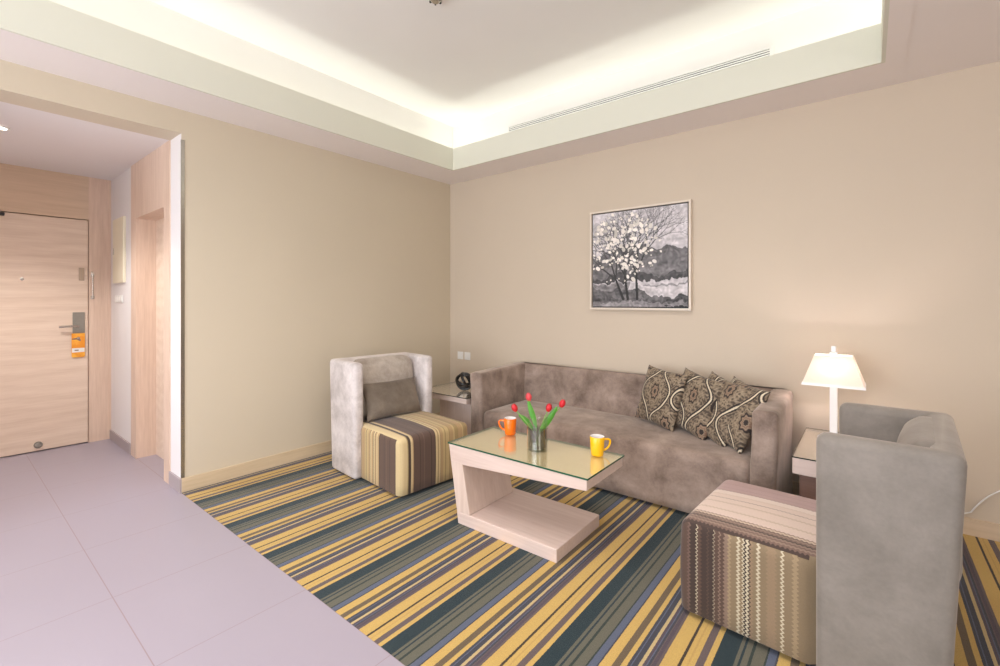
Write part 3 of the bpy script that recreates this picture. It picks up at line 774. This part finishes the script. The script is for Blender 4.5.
# right chair (turned to face the left one; its near edge is local y=+.318)
PK, MV, BG, ZB, ZC_, WZ = S(226, 202, 186), S(188, 156, 150), S(206, 182, 160), S(120, 94, 82), S(150, 124, 106), S(222, 208, 178)  # pink light falling on this seat is put into its stripe colours
rt_top = [(0, MV), (.10, S(176, 146, 142)), (.106, MV), (.16, S(176, 146, 142)), (.166, MV), (.205, S(160, 130, 122)), (.212, S(232, 212, 198)), (.26, BG), (.265, PK), (.31, S(150, 128, 112)), (.314, PK), (.36, BG), (.372, PK), (.44, BG), (.452, PK), (.505, S(150, 124, 108)),
          (.512, BG), (.525, ZB), (.533, ZC_), (.545, ZB), (.553, DB), (.562, ZC_), (.575, ZB), (.585, ZC_), (.597, ZB), (.61, DB)]
OB = S(152, 130, 100)
rt_side = [(0, OB), (.03, S(176, 152, 118)), (.045, OB), (.075, WZ), (.083, OB), (.10, S(164, 138, 108)), (.13, OB), (.155, WZ), (.164, OB), (.18, S(164, 138, 108)), (.19, DB), (.195, WZ), (.203, DB), (.21, WZ), (.216, OB), (.226, WZ), (.236, OB), (.26, S(176, 152, 118)), (.27, ZC_), (.285, BR), (.30, ZC_), (.305, BR), (.322, WZ), (.325, DB), (.345, BR), (.35, DB), (.375, BR), (.39, WZ), (.394, DB), (.42, ZB), (.43, BR)]
RT_T = striped_fabric('zigzag_weave_right_seat', 'y', 'x', -.318, .64, rt_top, 1.0, .016)
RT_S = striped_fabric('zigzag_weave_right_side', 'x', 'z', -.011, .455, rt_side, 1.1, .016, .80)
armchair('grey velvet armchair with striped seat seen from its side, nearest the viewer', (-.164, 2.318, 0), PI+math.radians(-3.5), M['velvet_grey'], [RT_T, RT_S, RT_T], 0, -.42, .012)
me = cushion_mesh('lumbar_cushion', .50, .29, .12, 40, None, M['velvet_lumbar'], 5)
o = bpy.data.objects.new('lumbar_cushion', me); COL.objects.link(o); o.location = (-2.965, 2.338, .428)
o.rotation_euler = Euler((math.radians(-20), 0, math.radians(85)), 'XYZ'); tag(o, 'taupe velvet lumbar cushion leaning on the back of the left armchair', 'cushion')

# ------------------------------------------------------------------ side tables
st = thing('side_table', 'low wood side table with brown front holding the white lamp', 'side table', (-.03, 3.33, 0), group='side tables at the ends of the sofa')
new_obj('cabinet_body', box(-.265, .22, -.335, .36, .001, .405, .003), M['walnut'], st)
new_obj('tabletop', box(-.295, .25, -.37, .365, .405, .492, .003), M['tablewoodx'], st)
glass_plate('glass_top', -.297, .252, -.373, .367, .493, .500, st, M['glass_edge_dark'])
st = thing('side_table', 'low wood side table with glass top between left armchair and sofa', 'side table', (-3.07, 3.31, 0), group='side tables at the ends of the sofa')
new_obj('base', box(-.26, .26, -.33, .33, .001, .07, .003), M['tablewoodx'], st)
new_obj('pedestal', box(-.14, .27, -.25, .28, .07, .436, .003), M['tablewood'], st)
new_obj('tabletop', box(-.29, .305, -.355, .355, .436, .492, .003), M['tablewoodx'], st)
glass_plate('glass_top', -.33, .34, -.385, .385, .493, .500, st, M['glass_edge_dark'])
# sculpture of interlocked rings
bm = bmesh.new(); R0 = .074
for k, (ax, ang, off) in enumerate(((( 1, 0, 0), 90, (0, 0, 0)), ((.25, 1, .2), 62, (.012, 0, .012)), ((1, -.8, .4), 128, (-.008, .01, 0)), ((1, .2, .1), 30, (0, 0, .02)))):
    m4 = Matrix.Rotation(math.radians(ang), 3, Vector(ax).normalized())
    pts = [m4 @ Vector((R0*math.cos(a), R0*math.sin(a), 0))+Vector(off)+Vector((0, 0, .092)) for a in [2*PI*i/36 for i in range(36)]]
    tube(pts, .0128, 12, bm=bm, closed=True)
zmin = min(v.co.z for v in bm.verts)
bmesh.ops.translate(bm, verts=bm.verts[:], vec=(0, 0, -zmin))
sc = new_obj('ring_sculpture', bm, M['black'], smooth=70); sc.location = (-2.985, 3.17, .5005); sc.rotation_euler = (0, 0, .6)
tag(sc, 'glossy black sculpture of interlocked rings on left glass side table', 'sculpture')

# ------------------------------------------------------------------ table lamp
lx, ly, lz = -.166, 3.475, .5005
lp = thing('table_lamp', 'white table lamp with square tapered shade beside right sofa arm', 'lamp', (lx, ly, lz))
new_obj('base', lathe([(0, 0), (.082, 0), (.084, .004), (.079, .010), (.03, .014), (0, .015)], 40), M['lampwhite'], lp, smooth=40)
new_obj('pole', box(-.019, .019, -.019, .019, .012, .36, .003), M['lampwhite'], lp)
def frustum(b0, b1, d0, d1, z0, z1, th=.003):
    bm = bmesh.new(); rings = []
    for (hx, hy, z) in ((b0, d0, z0), (b1, d1, z1), (b1-th, d1-th, z1), (b0-th, d0-th, z0)):
        rings.append([bm.verts.new((sx_*hx, sy_*hy, z)) for sx_, sy_ in ((-1, -1), (1, -1), (1, 1), (-1, 1))])
    for i in range(4):
        A, B = rings[i], rings[(i+1) % 4]
        for k in range(4): bm.faces.new((A[k], A[(k+1) % 4], B[(k+1) % 4], B[k]))
    return bm
t_ = NT('linen_shade'); v = t_.coord(); n_ = t_.noise(t_.scalev(v, (1, 1, 6)), 120, 2)
col = t_.mix(n_, srgb(246, 236, 226), srgb(255, 250, 242)); df = t_.n('ShaderNodeBsdfDiffuse'); tl_ = t_.n('ShaderNodeBsdfTranslucent'); t_.l(col, df.inputs[0]); t_.l(col, tl_.inputs[0])
mx = t_.n('ShaderNodeMixShader'); mx.inputs[0].default_value = .55; t_.l(df.outputs[0], mx.inputs[1]); t_.l(tl_.outputs[0], mx.inputs[2]); M['shade'] = t_.done(mx.outputs[0])
s0, s1 = .338, .516
new_obj('lamp_shade', frustum(.155, .095, .115, .07, s0, s1), M['shade'], lp)
new_obj('shade_trim', frustum(.1565, .153, .1165, .1140, s0-.002, s0+.013, .005), M['lampwhite'], lp)
bm = box(-.093, .093, -.005, .005, s1-.012, s1-.006); box(-.005, .005, -.068, .068, s1-.012, s1-.006, bm=bm); new_obj('shade_carrier', bm, M['steel'], lp)
bm = box(-.02, .02, -.02, .02, s1-.004, s1+.022, .004); box(-.013, .013, -.013, .013, s1+.022, s1+.058, .005, bm=bm)
new_obj('finial', bm, M['lampwhite'], lp)
t_ = NT('bulb_glow'); e = t_.n('ShaderNodeEmission'); t_.l(t_.ramp(t_.noise(t_.coord(), 3), [(0, (1, .93, .88, 1)), (1, (1, .95, .90, 1))]), e.inputs[0]); e.inputs[1].default_value = 25
bm = bmesh.new(); bmesh.ops.create_uvsphere(bm, u_segments=16, v_segments=10, radius=.028); bmesh.ops.translate(bm, verts=bm.verts[:], vec=(0, 0, .42))
new_obj('bulb', bm, t_.done(e.outputs[0]), lp, smooth=80)
# cord drooping down the wall
cd = thing('power_cord', 'thin white power cord running along back wall behind right armchair', 'cord', (.3, YB-.012, .0))
pts = bez((.0, .004, .06), (.10, 0, .10), (.16, 0, .135), 8)+bez((.16, 0, .135), (.21, 0, .24), (.29, 0, .30), 8)[1:]+bez((.29, 0, .30), (.42, 0, .37), (.75, 0, .40), 8)[1:]
new_obj('cable', tube(pts, .004, 8), M['white'], cd, smooth=60)

# ------------------------------------------------------------------ lights
def area(name, loc, rot, sx_, sy_, power, color):
    L = bpy.data.lights.new(name, 'AREA'); L.shape = 'RECTANGLE'; L.size = sx_; L.size_y = sy_; L.energy = power; L.color = color
    o = bpy.data.objects.new(name, L); o.location = loc; o.rotation_euler = rot; COL.objects.link(o); return o
def point(name, loc, power, color, r=.05):
    L = bpy.data.lights.new(name, 'POINT'); L.energy = power; L.color = color; L.shadow_soft_size = r
    o = bpy.data.objects.new(name, L); o.location = loc; COL.objects.link(o); return o
cc_ = (.95, 1.0, .92)
up = (PI, 0, 0); z_ = ZS+.06; o_ = .14; TL = math.radians(10)
CP = 1.15
area('cove_back', ((CX0+CX1)/2, CY1+o_, z_), (PI-TL, 0, 0), CX1-CX0+.3, .06, CP*3.4, cc_)
area('cove_front', ((CX0+CX1)/2, CY0-o_, z_), (PI+TL, 0, 0), CX1-CX0+.3, .06, CP*3.4, cc_)
area('cove_left', (CX0-o_, (CY0+CY1)/2, z_), (PI, -TL, 0), .06, CY1-CY0+.3, CP*4.9, cc_)
area('cove_right', (CX1+o_, (CY0+CY1)/2, z_), (PI, TL, 0), .06, CY1-CY0+.3, CP*4.9, cc_)
area('window_light', ((WX0+WX1)/2, YF-.02, (WZ0+WZ1)/2), (PI/2, 0, 0), WX1-WX0-.1, WZ1-WZ0-.1, 122, (.90, .95, 1.03))
area('side_fill_light', (XR-.02, -.9, 1.5), (PI/2, 0, PI/2), 2.4, 1.8, 42, (.97, .97, .97))  # fill lamp added at the unseen right wall, no window there
for x_, y_ in ((-2.0, .7), (-.9, .3), (-.75, 1.75)):  # added unseen spots, brighten floor and table tops from above
    L = bpy.data.lights.new('overhead_fill', 'SPOT'); L.energy = 75; L.spot_size = math.radians(140); L.spot_blend = .8; L.color = (1, .95, .93); L.shadow_soft_size = .16
    o = bpy.data.objects.new('overhead_fill', L); o.location = (x_, y_, ZC-.02); COL.objects.link(o)
point('lamp_bulb', (lx, ly, lz+.43), 9.5, (1, .84, .87), .03)
L = bpy.data.lights.new('entry_downlight', 'SPOT'); L.energy = 72; L.spot_size = math.radians(120); L.spot_blend = .6; L.color = (.98, .95, .92); L.shadow_soft_size = .05
o = bpy.data.objects.new('entry_downlight', L); o.location = (-4.6, .285, ZH-.03); COL.objects.link(o)

w = bpy.data.worlds.new('World'); scene.world = w; w.use_nodes = True
bg = w.node_tree.nodes['Background']; bg.inputs[1].default_value = .8
sky = w.node_tree.nodes.new('ShaderNodeTexSky'); sky.sky_type = 'PREETHAM' if False else 'HOSEK_WILKIE'
w.node_tree.links.new(sky.outputs[0], bg.inputs[0])

# ------------------------------------------------------------------ camera
cam = bpy.data.cameras.new('Camera'); cam.sensor_width = 36; cam.sensor_fit = 'HORIZONTAL'; cam.lens = 456.84*.036
cam.shift_y = -(333-301.17)/1000; cam.clip_start = .02
co = bpy.data.objects.new('Camera', cam); COL.objects.link(co)
co.location = (0, 0, CAM_Z); co.rotation_euler = (PI/2, 0, math.radians(38.873))
scene.camera = co
scene.view_settings.view_transform = 'Standard'
scene.view_settings.look = 'None'
scene.view_settings.exposure = 0.42
